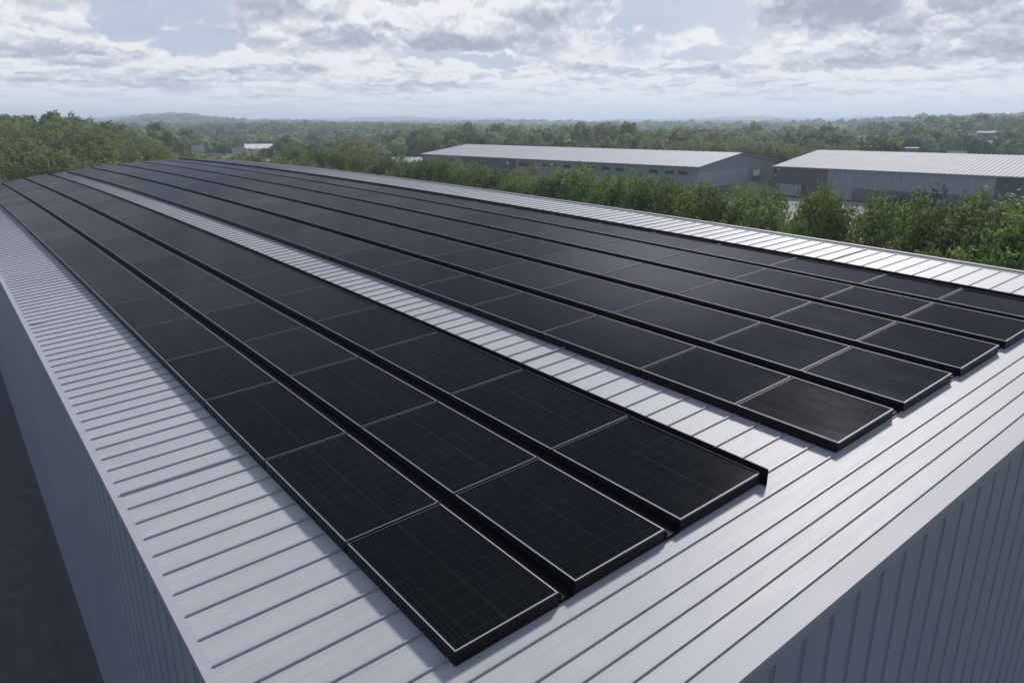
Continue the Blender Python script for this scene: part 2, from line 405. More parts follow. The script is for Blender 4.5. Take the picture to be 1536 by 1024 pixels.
def panel(r, kx, xa, xb):
    y0, y1 = YE[2 * r], YE[2 * r + 1]
    g = .012
    xa += g; xb -= g
    c = [(xa, y0, top(xa, y0)), (xb, y0, top(xb, y0)), (xb, y1, top(xb, y1)), (xa, y1, top(xa, y1))]
    L, W = xb - xa, y1 - y0
    ctr = ((xa + xb) / 2, (y0 + y1) / 2, rz((xa + xb) / 2, (y0 + y1) / 2) + .02)
    root = empty('solar_panel', P(*ctr))
    where = ROWN[r]
    tag(root, (f'black solar panel at the near end of the {where}' if kx == 0 else f'black solar panel {ORD[kx]} from the near end of the {where}'), 'solar panel', 'black solar panels in rows on the roof')
    def add(mb, name, m):
        o = mb.build(name, m); o.parent = root; o.location = tuple(-q for q in root.location); return o
    def quad(iu, z): 
        u, v = iu / L, iu / W
        return [bil(c, u, v, z), bil(c, 1 - u, v, z), bil(c, 1 - u, 1 - v, z), bil(c, u, 1 - v, z)]
    f = MB()
    f.hexa(quad(.0, -.030), quad(.0, -.004)); f.hexa(quad(.004, -.124), quad(.004, -.0302))
    add(f, 'frame', M['black'])
    ce = MB(); lo, hi = quad(.019, -.006), quad(.019, -.0015)
    ce.face(hi, 0, [(0, 0), (1, 0), (1, 1), (0, 1)])
    for i in range(4):
        j = (i + 1) % 4; ce.face([lo[i], lo[j], hi[j], hi[i]], 0, [(0.03, 0.03)] * 4)
    add(ce, 'cells', M['cells'])
    t = MB(); oi_, oo = .0190, .0085
    def quad2(iu, z, far):
        u, v, uf = iu / L, iu / W, far / L
        if iu > .01: u = (iu - (.0045 if kx else 0)) / L
        return [bil(c, u, v, z), bil(c, 1 - uf, v, z), bil(c, 1 - uf, 1 - v, z), bil(c, u, 1 - v, z)]
    A, B = quad2(oo, .0012, oo), quad2(oi_, .0012, oo + .0018); A2, B2 = quad2(oo, -.005, oo), quad2(oi_, -.0012, oo + .0018)
    for i in range(4):
        j = (i + 1) % 4
        t.face([A[i], A[j], B[j], B[i]]); t.face([A2[i], A2[j], A[j], A[i]]); t.face([B[i], B[j], B2[j], B2[i]])
    add(t, 'edge_trim', M['trim'])
    if 0 < kx < 12:
        for yy_, s2 in ((y0, -1), (y1, 1)):
            mb = MB(); zc = top(xa, yy_)
            mb.box(xa - g - .020, xa - g + .020, min(yy_ + s2 * .003, yy_ - s2 * .022), max(yy_ + s2 * .003, yy_ - s2 * .022), zc - .03, zc + .004)
            add(mb, 'clamp', M['black'])
    # feet that hold it off the sheet
    ft = MB()
    for u in (.12, .88):
        for v in (.06, .94):
            p = bil(c, u, v, -.124); z = rz(p[0], p[1])
            ft.box(p[0] - .04, p[0] + .04, p[1] - .02, p[1] + .02, z - .004, p[2] + .001)
    add(ft, 'foot', M['black'])
for r in range(8):
    ks = list(KNOWN[r]); st = 2.03 if r < 3 else 1.985
    n_left = int(round((XEND - ks[-1]) / st)); st = (XEND - ks[-1]) / n_left
    while len(ks) < len(KNOWN[r]) + n_left: ks.append(ks[-1] + st)
    for kx in range(len(ks) - 1): panel(r, kx, ks[kx], ks[kx + 1])

# black strips added to make the gaps between rows look dark, upright black strips behind rows three and eight
def along(mb, y0, y1, z0, z1, xa, xb, step=1.0):
    n = int((xb - xa) / step)
    for i in range(n):
        a = xa + (xb - xa) * i / n; b_ = xa + (xb - xa) * (i + 1) / n
        lo = [(a, y0, top(a, y0) + z0), (b_, y0, top(b_, y0) + z0), (b_, y1, top(b_, y1) + z0), (a, y1, top(a, y1) + z0)]
        hi = [(a, y0, top(a, y0) + z1), (b_, y0, top(b_, y0) + z1), (b_, y1, top(b_, y1) + z1), (a, y1, top(a, y1) + z1)]
        mb.face(hi); mb.face(lo[::-1]); mb.face([lo[0], lo[1], hi[1], hi[0]]); mb.face([lo[3], lo[2], hi[2], hi[3]])
        if i == 0: mb.face([lo[0], lo[3], hi[3], hi[0]])
        if i == n - 1: mb.face([lo[1], lo[2], hi[2], hi[1]])
GN = {0: 'between the leftmost and second panel rows', 1: 'between the second and third panel rows', 3: 'between the fourth and fifth panel rows',
      4: 'between the fifth and sixth panel rows', 5: 'between the sixth and seventh panel rows', 6: 'between the seventh and rightmost panel rows'}
for g_, w_ in GN.items():
    mb = MB(); ya, yb = YE[2 * g_ + 1] + .006, YE[2 * g_ + 2] - .006
    along(mb, ya, yb, -.122, -.09, .07 if g_ < 3 else -.1, XEND)
    along(mb, ya, ya + .02, -.0899, -.03, .07 if g_ < 3 else -.1, XEND)
    along(mb, yb - .02, yb, -.0899, -.03, .07 if g_ < 3 else -.1, XEND)
    tag(mb.build('gap_dark_strip', M['deflector'], origin=(0, ya, rz(0, ya))), f'black strip added to darken the gap {w_}', 'dark strip', 'black strips added to darken panel gaps')
for yy, xa, w_ in ((YE[5] + .022, .02, 'right of the third panel row beside the bare roof strip'), (YE[15] + .022, -.1, 'along the outer side of the rightmost panel row')):
    mb = MB(); along(mb, yy, yy + .014, -.127, .052, xa, XEND)
    along(mb, yy - .016, yy - .0002, -.127, -.10, xa, XEND)
    tag(mb.build('wind_deflector', M['deflector'], origin=(0, yy, rz(0, yy))), f'upright black edge strip {w_}', 'edge strip', 'upright black edge strips')

# ------------------------------------------------------------------ terrain
def ss(a, b, x):
    t = np.clip((x - a) / (b - a), 0, 1); return t * t * (3 - 2 * t)
def ground(x, y):
    dx, dy = x - CX, y - CY
    r = np.hypot(dx, dy); az = np.degrees(np.arctan2(dy, dx))
    inview = ss(-30, -12, az) * (1 - ss(95, 115, az))
    z = 3.3 * (1 - ss(7.8, 13.5, az)) * ss(70, 118, r) * (1 - ss(230, 420, r)) * inview
    z = z + 17 * np.exp(-((az - 13.8) / 3.4) ** 2) * ss(900, 1500, r)
    z = z + 7.5 * ss(61, 69, az) * ss(260, 480, r) * inview
    z = z + (13 + 7 * np.sin(az * .23 + 1) + 3 * np.sin(az * .71) + 2 * np.sin(az * 1.9)) * ss(2000, 3300, r)
    z = z + (2.0 * np.sin(x * .011 + y * .004) + 1.6 * np.sin(y * .013 - x * .003)) * ss(250, 600, r)
    return z
rr = [0, 20, 40, 60, 70, 80, 90, 100, 110, 120, 140, 160, 190, 220, 260, 300, 340, 380, 420, 480, 560, 650, 760, 900, 1000, 1150, 1300, 1500, 1800, 2100, 2500, 2900, 3300, 4000, 5200]
azs = list(np.arange(-180, -30, 10.0)) + list(np.arange(-30, 110, 1.0)) + list(np.arange(110, 180.1, 10.0))
gv = []; gf = []
for r_ in rr:
    for a in azs:
        x, y = CX + r_ * math.cos(rad(a)), CY + r_ * math.sin(rad(a))
        gv.append(P(x, y, float(ground(np.float64(x), np.float64(y)))))
na = len(azs)
for i in range(len(rr) - 1):
    for j in range(na - 1):
        q = (i * na + j, i * na + j + 1, (i + 1) * na + j + 1, (i + 1) * na + j)
        gf.append(q[::-1] if i else (q[0], q[2], q[3]))
me = bpy.data.meshes.new('ground'); me.from_pydata(gv, [], gf); me.materials.append(M['grass']); me.validate()
go = link(bpy.data.objects.new('ground', me)); tag(go, kind='structure')
for p in me.polygons: p.use_smooth = True

a_ = MB(); a_.face([(X0 - 12, YL - 9, .006), (X1 + 6, YL - 9, .006), (X1 + 6, YR + 2.5, .006), (X0 - 12, YR + 2.5, .006)])
tag(a_.build('service_path', M['alley']), kind='structure')
a_ = MB(); a_.face([(-32, 58, .010), (66, 52, .010), (64.3, 87, .010), (61, 100.6, .010), (-32, 110.5, .010)])
tag(a_.build('yard', M['asphalt']), kind='structure')

# ------------------------------------------------------------------ warehouses (local frame: a = along the near wall, b = depth, from corner C)
class Frame:
    def __init__(s, c, d):
        n_ = math.hypot(*d); s.c = c; s.u = (d[0] / n_, d[1] / n_); s.w = (-s.u[1], s.u[0])
        if s.w[1] < 0: s.w = (-s.w[0], -s.w[1])
    def p(s, a, b_, z): return (s.c[0] + a * s.u[0] + b_ * s.w[0], s.c[1] + a * s.u[1] + b_ * s.w[1], z)
    def box(s, mb, a0, a1, b0, b1, z0, z1, mi=0):
        mb.hexa([s.p(a0, b0, z0), s.p(a1, b0, z0), s.p(a1, b1, z0), s.p(a0, b1, z0)], [s.p(a0, b0, z1), s.p(a1, b0, z1), s.p(a1, b1, z1), s.p(a0, b1, z1)], mi)
def part(mb, name, m, root):
    o = mb.build(name, m); o.parent = root; o.location = tuple(-q for q in root.location); return o
def cladding(F, mb, a0, a1, b0, z0, z1, pitch, mi=0, dp=.04):
    """vertical trapezoid sheet standing on plane b = b0, facing -b"""
    n = max(2, int((a1 - a0) / pitch)); p_ = (a1 - a0) / n
    for i in range(n):
        a = a0 + i * p_
        pr = [(a, 0), (a + p_ * .55, 0), (a + p_ * .65, dp), (a + p_ * .9, dp), (a + p_, 0)]
        for (q0, d0), (q1, d1) in zip(pr, pr[1:]):
            mb.face([F.p(q0, b0 - d0, z0), F.p(q1, b0 - d1, z0), F.p(q1, b0 - d1, z1), F.p(q0, b0 - d0, z1)], mi)
def gable_roof(F, mb, L0, L1, D, he, hr, ov=.35, rib=.0, pitch=.8, rp=None):
    rp = D / 2 if rp is None else rp
    def zf(b_): return he + (hr - he) * (b_ / rp) if b_ <= rp else hr - (hr - he) * ((b_ - rp) / (D - rp))
    n = max(2, int((L1 - L0 + 2 * ov) / pitch)); p_ = (L1 - L0 + 2 * ov) / n
    for i in range(n):
        a = L0 - ov + i * p_
        pr = [(a, 0), (a + p_ * .6, 0), (a + p_ * .68, rib), (a + p_ * .92, rib), (a + p_, 0)]
        for (q0, d0), (q1, d1) in zip(pr, pr[1:]):
            for ba, bb in ((-ov, rp), (rp, D + ov)):
                mb.face([F.p(q0, ba, zf(ba) + d0 + .12), F.p(q1, ba, zf(ba) + d1 + .12), F.p(q1, bb, zf(bb) + d1 + .12), F.p(q0, bb, zf(bb) + d0 + .12)])
    for ba, bb in ((-ov, rp), (rp, D + ov)):         # underside and gable verge
        mb.face([F.p(L0 - ov, ba, zf(ba)), F.p(L1 + ov, ba, zf(ba)), F.p(L1 + ov, bb, zf(bb)), F.p(L0 - ov, bb, zf(bb))])
        for a in (L0 - ov, L1 + ov):
            mb.face([F.p(a, ba, zf(ba)), F.p(a, bb, zf(bb)), F.p(a, bb, zf(bb) + .12), F.p(a, ba, zf(ba) + .12)])
    mb.face([F.p(L0 - ov, -ov, zf(-ov)), F.p(L1 + ov, -ov, zf(-ov)), F.p(L1 + ov, -ov, zf(-ov) + .12), F.p(L0 - ov, -ov, zf(-ov) + .12)])
    return zf

# B1: long grey warehouse, seen behind the tree row
F1 = Frame((65.4, 87.9), (63.4, -8.3)); L1_, D1 = 65.0, 26.0
b1 = empty('warehouse', P(65.4, 87.9, 0)); tag(b1, 'long grey warehouse with a flat pale roof and a row of small dark windows', 'warehouse')
w1 = MB(); w1b = MB(); w1c = MB()
cladding(F1, w1, 0.0, 22, 0, 1.2, 4.75, 1.0); cladding(F1, w1, 22.6, 38, 0, 1.2, 4.75, 1.0); cladding(F1, w1c, 38, 52, -.3, .0, 4.6, 1.2); cladding(F1, w1, 52, L1_, 0, .0, 4.75, 1.2)
for a0, a1 in ((0, 38), (52, L1_)): F1.box(w1b, a0, a1, -.06, .3, 0, 1.3)
def gable_wall(F, a, D, he, hr, mb, z0=0, sgn=-1, rp=None):
    rp = D / 2 if rp is None else rp
    mb.face([F.p(a, 0, z0), F.p(a, D, z0), F.p(a, D, he), F.p(a, rp, hr), F.p(a, 0, he)])
gable_wall(F1, 0, D1, 4.7, 6.35, w1); gable_wall(F1, L1_, D1, 4.7, 6.35, w1)
w1.face([F1.p(0, D1, 0), F1.p(L1_, D1, 0), F1.p(L1_, D1, 4.7), F1.p(0, D1, 4.7)])
F1.box(w1b, -.08, 0.3, .02, D1 * .62, 0, 1.5)
g1 = MB(); F1.box(g1, -.10, .1, .02, D1 * .62, 1.5, 3.9); 
part(w1, 'wall', M['grwall'], b1); part(w1b, 'plinth', M['base'], b1); part(w1c, 'loading_bay', M['slate'], b1); pb = MB(); F1.box(pb, 22, 22.6, -.4, .2, 0, 4.7); part(pb, 'downpipe_column', M['dkwall'], b1); part(g1, 'wall_panel', M['ltwall'], b1)
r1 = MB(); gable_roof(F1, r1, 0, L1_, D1, 4.7, 6.35, .35, .03, 1.3); part(r1, 'roof', M['wroof'], b1)
for a in (1.7, 4.1, 7.0, 13.5, 16.3, 19.0, 20.9, 24.6, 27.2, 29.5, 55.0, 58.2):
    mb = MB(); F1.box(mb, a, a + 1.5, -.14, .1, 3.55, 4.05); part(mb, 'window', M['glass'], b1)
mb = MB(); F1.box(mb, 33.5, 37, -.14, .1, 3.3, 4.1); part(mb, 'window', M['glass'], b1)
mb = MB(); F1.box(mb, 39.3, 39.7, -.5, -.3, 3.7, 4.1); part(mb, 'wall_lamp', M['white'], b1)
mb = MB(); F1.box(mb, -.16, 0, D1 * .70, D1 * .78, 2.5, 3.5); part(mb, 'door', M['white'], b1)
mb = MB(); F1.box(mb, -.18, 0, D1 * .69, D1 * .79, .9, 2.45); part(mb, 'window', M['blue'], b1)

# B2: right warehouse with corrugated cladding
F2 = Frame((61.2, 101.75), (-32.7, 3.45)); L2_, D2 = 62.0, 32.0
b2_ = empty('warehouse', P(61.2, 101.75, 0)); tag(b2_, 'corrugated grey warehouse at the right with a ribbed pale roof and a dark left section', 'warehouse')
w2d = MB(); F2.box(w2d, .35, 8.35, 0.0, .3, 1.95, 4.6); F2.box(w2d, 5.2, 8.35, -.0, .3, 0, 1.95)
for z in (2.4, 2.85, 3.3, 3.75, 4.2): F2.box(w2d, .36, 8.34, -.03, 0, z, z + .05)
gable_wall(F2, .35, D2, 4.5, 6.5, w2d); gable_wall(F2, L2_, D2, 4.5, 6.5, w2d)
w2d.face([F2.p(.35, D2, 0), F2.p(L2_, D2, 0), F2.p(L2_, D2, 4.5), F2.p(.35, D2, 4.5)])
part(w2d, 'dark_wall', M['dkwall'], b2_)
w2p = MB(); cladding(F2, w2p, .4, 4.6, 0, .25, 1.93, .8, dp=.03); part(w2p, 'roller_shutter', M['ltwall'], b2_)
w2l = MB(); cladding(F2, w2l, 8.35, 30, 0, 1.9, 4.6, .6, dp=.12); cladding(F2, w2l, 8.35, 12.2, 0, .2, 1.9, .5, dp=.07); part(w2l, 'corrugated_wall', M['ltwall'], b2_)
w2s = MB(); cladding(F2, w2s, 30, L2_, 0, 0, 4.6, 2.5, dp=.03); part(w2s, 'slate_wall', M['slate'], b2_)
w2b = MB(); F2.box(w2b, 12.2, 30, -.02, .3, .15, 1.9)
for a in (14, 15.7, 17.6, 19.7, 22.4): F2.box(w2b, a, a + .12, -.06, -.02, .15, 1.85)
part(w2b, 'plinth', M['base'], b2_)
mb = MB(); F2.box(mb, 4.65, 5.15, -.05, .3, .1, 1.9); part(mb, 'door', M['door'], b2_)
mb = MB(); F2.box(mb, 4.1, 4.25, -.07, -.0, .4, 1.5); part(mb, 'door_post', M['door'], b2_)
mb = MB(); F2.box(mb, .6, .85, -.3, 0, 4.0, 4.25); part(mb, 'wall_lamp', M['white'], b2_)
r2 = MB(); gable_roof(F2, r2, 0, L2_, D2, 4.5, 6.5, .3, .05, .62); part(r2, 'roof', M['wroof'], b2_)
vb = MB(); F2.box(vb, .2, 30, -3.0, -.7, .012, .05); tag(vb.build('grass_verge', M['verge']), kind='structure')
kb = MB(); F2.box(kb, .0, 30, -3.3, -3.0, .011, .14); tag(kb.build('kerb', M['concrete']), kind='structure')
db = MB(); F2.box(db, .2, 30, -.7, -.08, .013, .04); tag(db.build('path', M['alley']), kind='structure')

# small far buildings
def shed(name, label, c, d, L, D, he, hr, wm, rm, cat='building', parts=()):
    F = Frame(c, d); rt = empty(name, P(c[0], c[1], 0)); z0 = float(ground(np.float64(c[0]), np.float64(c[1])))
    rt.location.z = z0
    tag(rt, label, cat)
    mb = MB(); cladding(F, mb, 0, L, 0, z0 - 1, z0 + he, 1.2)
    gable_wall(F, 0, D, z0 + he, z0 + hr, mb, z0 - 1); gable_wall(F, L, D, z0 + he, z0 + hr, mb, z0 - 1)
    mb.face([F.p(0, D, z0 - 1), F.p(L, D, z0 - 1), F.p(L, D, z0 + he), F.p(0, D, z0 + he)])
    part(mb, 'wall', wm, rt)
    rb_ = MB(); gable_roof(F, rb_, 0, L, D, z0 + he, z0 + hr, .4, .02, 2.0); part(rb_, 'roof', rm, rt)
    for a in np.arange(2, L - 2, 5.0):
        mb = MB(); F.box(mb, a, a + 1.8, -.1, .1, z0 + he * .45, z0 + he * .75); part(mb, 'window', M['glass'], rt)
    return rt
def sitept(u, dist):
    a = (u - 768) / F_PX; fw = math.cos(PIT) + .30666 * math.sin(PIT)
    az = YAW + math.atan2(a, fw); return (CX + dist * math.cos(az), CY + dist * math.sin(az))
def perp(c): return (-(c[1] - CY), (c[0] - CX))
SHEDS = []
def place_shed(u0, u1, dist, *args, **kw):
    c = sitept(u1, dist); e = sitept(u0, dist); d = (e[0] - c[0], e[1] - c[1])
    SHEDS.append(((c[0] + e[0]) / 2, (c[1] + e[1]) / 2, math.hypot(*d) / 2 + 5, dist))
    return shed(args[0], args[1], c, d, math.hypot(*d), *args[2:], **kw)
place_shed(585, 612, 150, 'shed', 'small blue-grey shed among trees left of the long warehouse', 6, 3.4, 4.2, M['slate'], M['grwall'])
place_shed(614, 634, 158, 'shed', 'pale low shed beside the blue-grey shed, half hidden by trees', 6, 3.2, 3.8, M['grwall'], M['tin'])
place_shed(372, 420, 175, 'shed', 'low shed with a pale flat roof beyond the far end of the solar roof', 12, 2.2, 2.8, M['grwall'], M['wroof'])
place_shed(345, 363, 215, 'house', 'small grey house in the trees beyond the far end of the roof', 8, 2.8, 4.2, M['grwall'], M['farroof'], cat='house')
place_shed(284, 300, 230, 'house', 'tiny white house in the valley left of the grey house', 8, 3, 4.6, M['white'], M['farroof'], cat='house')
place_shed(364, 404, 300, 'greenhouse', 'long bright white roofed shed in the distant valley', 10, 1.4, 2.9, M['white'], M['white'])
place_shed(1431, 1456, 215, 'house', 'low dark roofed house behind the right warehouse, left of the wide one', 10, 3.0, 4.0, M['grwall'], M['farroof'], cat='house')
place_shed(1461, 1497, 205, 'house', 'wide low house with a dark roof behind the right warehouse', 10, 2.6, 3.6, M['grwall'], M['farroof'], cat='house')
place_shed(1470, 1494, 380, 'shed', 'long pale roofed shed on the wooded hill at the upper right', 10, 2.6, 3.2, M['farroof'], M['concrete'])
place_shed(1291, 1317, 330, 'house', 'grey roofed house among trees above the right warehouse ridge', 14, 3.4, 5.0, M['grwall'], M['farroof'], cat='house')
c = sitept(1374, 185); SHEDS.append((c[0], c[1], 3.5, 185)); F = Frame(c, perp(c)); tw = empty('water_tank', P(c[0], c[1], 0)); tag(tw, 'pale square tank tower rising behind the right warehouse roof', 'tank')
mb = MB(); F.box(mb, -1.2, 1.2, -1.2, 1.2, 0, 5.6); part(mb, 'tank_body', M['grwall'], tw)
mb = MB(); F.box(mb, -1.35, 1.35, -1.35, 1.35, 5.6, 5.8); part(mb, 'lid', M['tin'], tw)
mb = MB(); F.box(mb, -1.3, -1.2, -.2, .2, 0, 5.5); part(mb, 'pipe', M['door'], tw)

# ------------------------------------------------------------------ trees
def leaf_quads(rng, C, axis, size, up=.35, aspect=.55, out=None, ob=0.0):
    """C (n,3) centres, axis (n,3) preferred leaf direction"""
    n = len(C)
    a = axis + rng.normal(0, .55, (n, 3)); a /= np.linalg.norm(a, axis=1)[:, None] + 1e-9
    nr = rng.normal(0, 1, (n, 3)); nr[:, 2] += up * 2
    if out is not None: nr = nr * (1 - ob) + out * ob * 2.2
    s = np.cross(a, nr); s /= np.linalg.norm(s, axis=1)[:, None] + 1e-9
    l = (size * rng.uniform(.6, 1.3, n))[:, None]
    nn = np.cross(s, a)
    q = np.stack([C - a * l * .5, C + s * l * aspect * .5 - nn * l * .08, C + a * l * .5, C - s * l * aspect * .5 - nn * l * .08], 1)
    return q
def tube(mb_v, mb_f, pts, r0, r1, n=6):
    base = len(mb_v)
    for i, p in enumerate(pts):
        r_ = r0 + (r1 - r0) * i / (len(pts) - 1)
        for k_ in range(n):
            t = 2 * math.pi * k_ / n
            mb_v.append((p[0] + r_ * math.cos(t), p[1] + r_ * math.sin(t), p[2]))
    for i in range(len(pts) - 1):
        for k_ in range(n):
            mb_f.append((base + i * n + k_, base + i * n + (k_ + 1) % n, base + (i + 1) * n + (k_ + 1) % n, base + (i + 1) * n + k_))
def tree_meshes(seed, h, w, nleaf, lsize, style, lm, low=.12):
    """style 'shoot': ascending leafy shoots; 'round': domed crown of leaf clumps"""
    rng = np.random.default_rng(seed)
    tv, tf = [], []
    tube(tv, tf, [(0, 0, -.3), (.03, .02, h * .25), (0, .05, h * .55), (.05, 0, h * .8)], .035 * h * .55 + .03, .02)
    limbs = 60 if style == 'shoot' else 34
    C, A = [], []
    for i in range(limbs):
        th = 2 * math.pi * (i * .381966 + rng.uniform(-.05, .05)); q = (i + .5) / limbs
        sn = -.12 + 1.10 * q; cs = math.sqrt(max(0, 1 - min(1, abs(sn)) ** 2)); e_ = rng.uniform(.80, 1.06)
        if style == 'shoot':
            rr_ = w * .5 * (cs * .96 + .05) * e_; zt = h * (.40 + .56 * (abs(sn) ** .85) * (1 if sn > 0 else -1) * rng.uniform(.88, 1.0))
            st = np.array([0, 0, h * (.06 + .35 * q)])
        else:
            rr_ = w * .5 * (cs ** .85 * .94 + .06) * e_; zt = h * (.42 + .52 * (abs(sn) ** .9) * (1 if sn > 0 else -1) * rng.uniform(.86, 1.04))
            st = np.array([0, 0, h * (.15 + .35 * q)])
        en = np.array([rr_ * math.cos(th), rr_ * math.sin(th), zt])
        mid = (st + en) / 2 + np.array([rr_ * .25 * math.cos(th), rr_ * .25 * math.sin(th), -h * .03 if style == 'shoot' else h * .04])
        pts = [(1 - t) ** 2 * st + 2 * t * (1 - t) * mid + t * t * en for t in np.linspace(0, 1, 6)]
        tube(tv, tf, [tuple(p) for p in pts], .012 * h * .5 + .012, .006, 4)
        d_ = en - mid; d_ /= np.linalg.norm(d_)
        nsp = 12 if style == 'shoot' else 13
        for s_ in range(nsp):
            t = rng.uniform(.12, 1.0) ** .5; c0 = (1 - t) ** 2 * st + 2 * t * (1 - t) * mid + t * t * en
            if c0[2] < h * low: c0[2] = h * low + rng.uniform(0, .1) * h
            if style == 'shoot':
                sd = d_ * .7 + rng.normal(0, .6, 3) + np.array([0, 0, .45]); ln = h * .06 * rng.uniform(.6, 1.4); jr = .027 * h
            else:
                sd = rng.normal(0, .7, 3) + np.array([math.cos(th), math.sin(th), .5]) * .5; ln = w * .12 * rng.uniform(.6, 1.4); jr = .045 * w
            sd /= np.linalg.norm(sd); m_ = max(3, int(nleaf / (limbs * nsp) * rng.uniform(.6, 1.4)))
            u_ = rng.uniform(0, 1, m_)[:, None]
            cc = c0 + rng.normal(0, .02 * h, 3) + sd * ln * u_ + rng.normal(0, 1, (m_, 3)) * jr * (1.15 - .7 * u_)
            C.append(cc); A.append(np.repeat(sd[None], m_, 0))
    C = np.concatenate(C); A = np.concatenate(A)
    out = C - np.array([0, 0, h * .45]); out[:, 2] *= w / h * 1.2; out /= np.linalg.norm(out, axis=1)[:, None] + 1e-6
    V = leaf_quads(rng, C, A, lsize, .5, .7, out, .55)
    cm = quads_mesh('crown', V, [lm])
    tm = bpy.data.meshes.new('trunk'); tm.from_pydata(tv, [], tf); tm.materials.append(M['bark'])
    return cm, tm, h, w
def put_tree(proto, x, y, z, s, sxy, rot, name, label, cat='tree', group=None):
    cm, tm, h, w = proto
    rt = empty(name, P(x, y, z), rot); rt.scale = (sxy, sxy, s)
    tag(rt, label, cat, group)
    for nm, me_ in (('crown', cm), ('trunk', tm)):
        o = bpy.data.objects.new(nm, me_); link(o, rt)
    return rt
near_p = [tree_meshes(10 + i, 9.0, 4.5 + .4 * (i % 3), 52000, .145, 'shoot', M[('leafA', 'leafB', 'leafA', 'leafC')[i % 4]]) for i in range(5)]
bush_p = [tree_meshes(30 + i, 3.0, 3.2, 5000, .11, 'round', M[('leafA', 'leafD')[i]], low=.05) for i in range(2)]
mid_p = [tree_meshes(50 + i, 9.0, 6.4 + .6 * (i % 3), 9000, .27, 'round', M[('woodA', 'woodB', 'woodC')[(i * 2) % 3]], low=.1) for i in range(7)]

# row of leafy trees standing behind the right eave: (pixel column, crown-top pixel, site y, spread)
def ray(u, w):
    a = (u - 768) / F_PX; b_ = (512 - w) / F_PX
    fw = math.cos(PIT) + b_ * math.sin(PIT); Z = -math.sin(PIT) + b_ * math.cos(PIT)
    return (fw * math.cos(YAW) - a * math.sin(YAW), fw * math.sin(YAW) + a * math.cos(YAW), Z)
def hit_y(u, w, Y):
    r_ = ray(u, w); t = (Y - CY) / r_[1]; return CX + t * r_[0], CZ + t * r_[2]
ROW = [(1590, 285, 22, 1.0), (1527, 296, 23, .85), (1497, 282, 25, .95), (1443, 292, 24, .9), (1349, 280, 24, .80), (1240, 273, 26, .85), (1196, 318, 23, .5),
       (1143, 286, 27, .95), (1102, 281, 27, .9), (1054, 271, 26, .8), (1024, 266, 27, .8), (985, 256, 28, .95), (950, 256, 29, .9), (915, 262, 28, .85), (893, 256, 30, .85),
       (857, 243, 31, 1.1), (822, 258, 29, .8), (774, 256, 30, .9), (735, 244, 31, 1.05), (702, 240, 32, .9), (676, 234, 33, .95), (645, 233, 33, 1.0), (612, 234, 34, .9),
       (580, 229, 34, 1.0), (545, 226, 35, 1.0), (510, 224, 37, 1.0), (476, 219, 38, 1.1), (440, 216, 40, 1.1)]
rs = random.Random(11)
row_xy = []
for i, (u, w_, Y, sp) in enumerate(ROW):
    x, zt = hit_y(u, w_, Y)
    pr = near_p[i % 5]; s = zt / pr[2] * 1.015
    put_tree(pr, x, Y, 0, s, s * sp * rs.uniform(.92, 1.08) * (.84 if u > 1150 else .95), rs.uniform(0, 6.28), 'leafy_tree',
             f'leafy young green tree, {"rightmost" if i == 0 else ORD[i] + " from the right"} in the row behind the right eave', 'tree', 'trees in a row behind the right eave')
    row_xy.append((x, Y))
# lower bushes filling between them
for i, (u, w_, Y) in enumerate([(1565, 345, 20.5), (1512, 350, 20), (1470, 335, 21), (1420, 330, 21), (1385, 322, 21.5), (1322, 352, 20.5), (1292, 356, 21), (1268, 340, 22), (1205, 338, 22), (1160, 330, 22), (1120, 322, 23), (1078, 312, 23.5), (1040, 308, 24), (1000, 303, 24),
                                (965, 300, 25), (930, 296, 25), (880, 290, 26), (845, 287, 26), (805, 283, 27), (760, 278, 27), (715, 272, 28), (685, 266, 29), (650, 260, 30), (610, 256, 31), (570, 250, 32), (530, 245, 33), (495, 240, 34)]):
    x, zt = hit_y(u, w_ + (34 if u > 1150 else 10), Y); pr = near_p[(i * 2 + 1) % 5]; s = max(.3, zt / pr[2])
    put_tree(pr, x, Y, 0, s, s * rs.uniform(.85, 1.05), rs.uniform(0, 6.28), 'understory_tree',
             'lower leafy tree filling between the taller trees behind the right eave', 'tree', 'lower trees filling the row behind the right eave')
# yard bushes
for (u, w_, dist, pr, sc, lab) in [(1126, 273, 84, 0, 1.0, 'round pale green bush at the corner of the long warehouse'),
                                   (1146, 271, 90, 0, .85, 'small round green bush right of the pale bush by the warehouse corner'),
                                   (1160, 268, 93, 1, .95, 'narrow dark green bush at the left end of the right warehouse'),
                                   (1402, 283, 62, 1, 1.55, 'large dark green shrub standing in front of the corrugated warehouse wall'),
                                   (1376, 291, 62, 1, 1.1, 'smaller dark green shrub left of the large dark shrub by the corrugated wall')]:
    x, y = sitept(u, dist); r_ = ray(u, w_); zt = CZ + r_[2] * dist / math.hypot(r_[0], r_[1]); p_ = bush_p[pr]
    put_tree(p_, x, y, 0, zt / p_[2], zt / p_[2] * (.8 if pr == 0 else .9) * (1 if sc < 1.2 else 1.0), dist, 'bush', lab, 'bush')

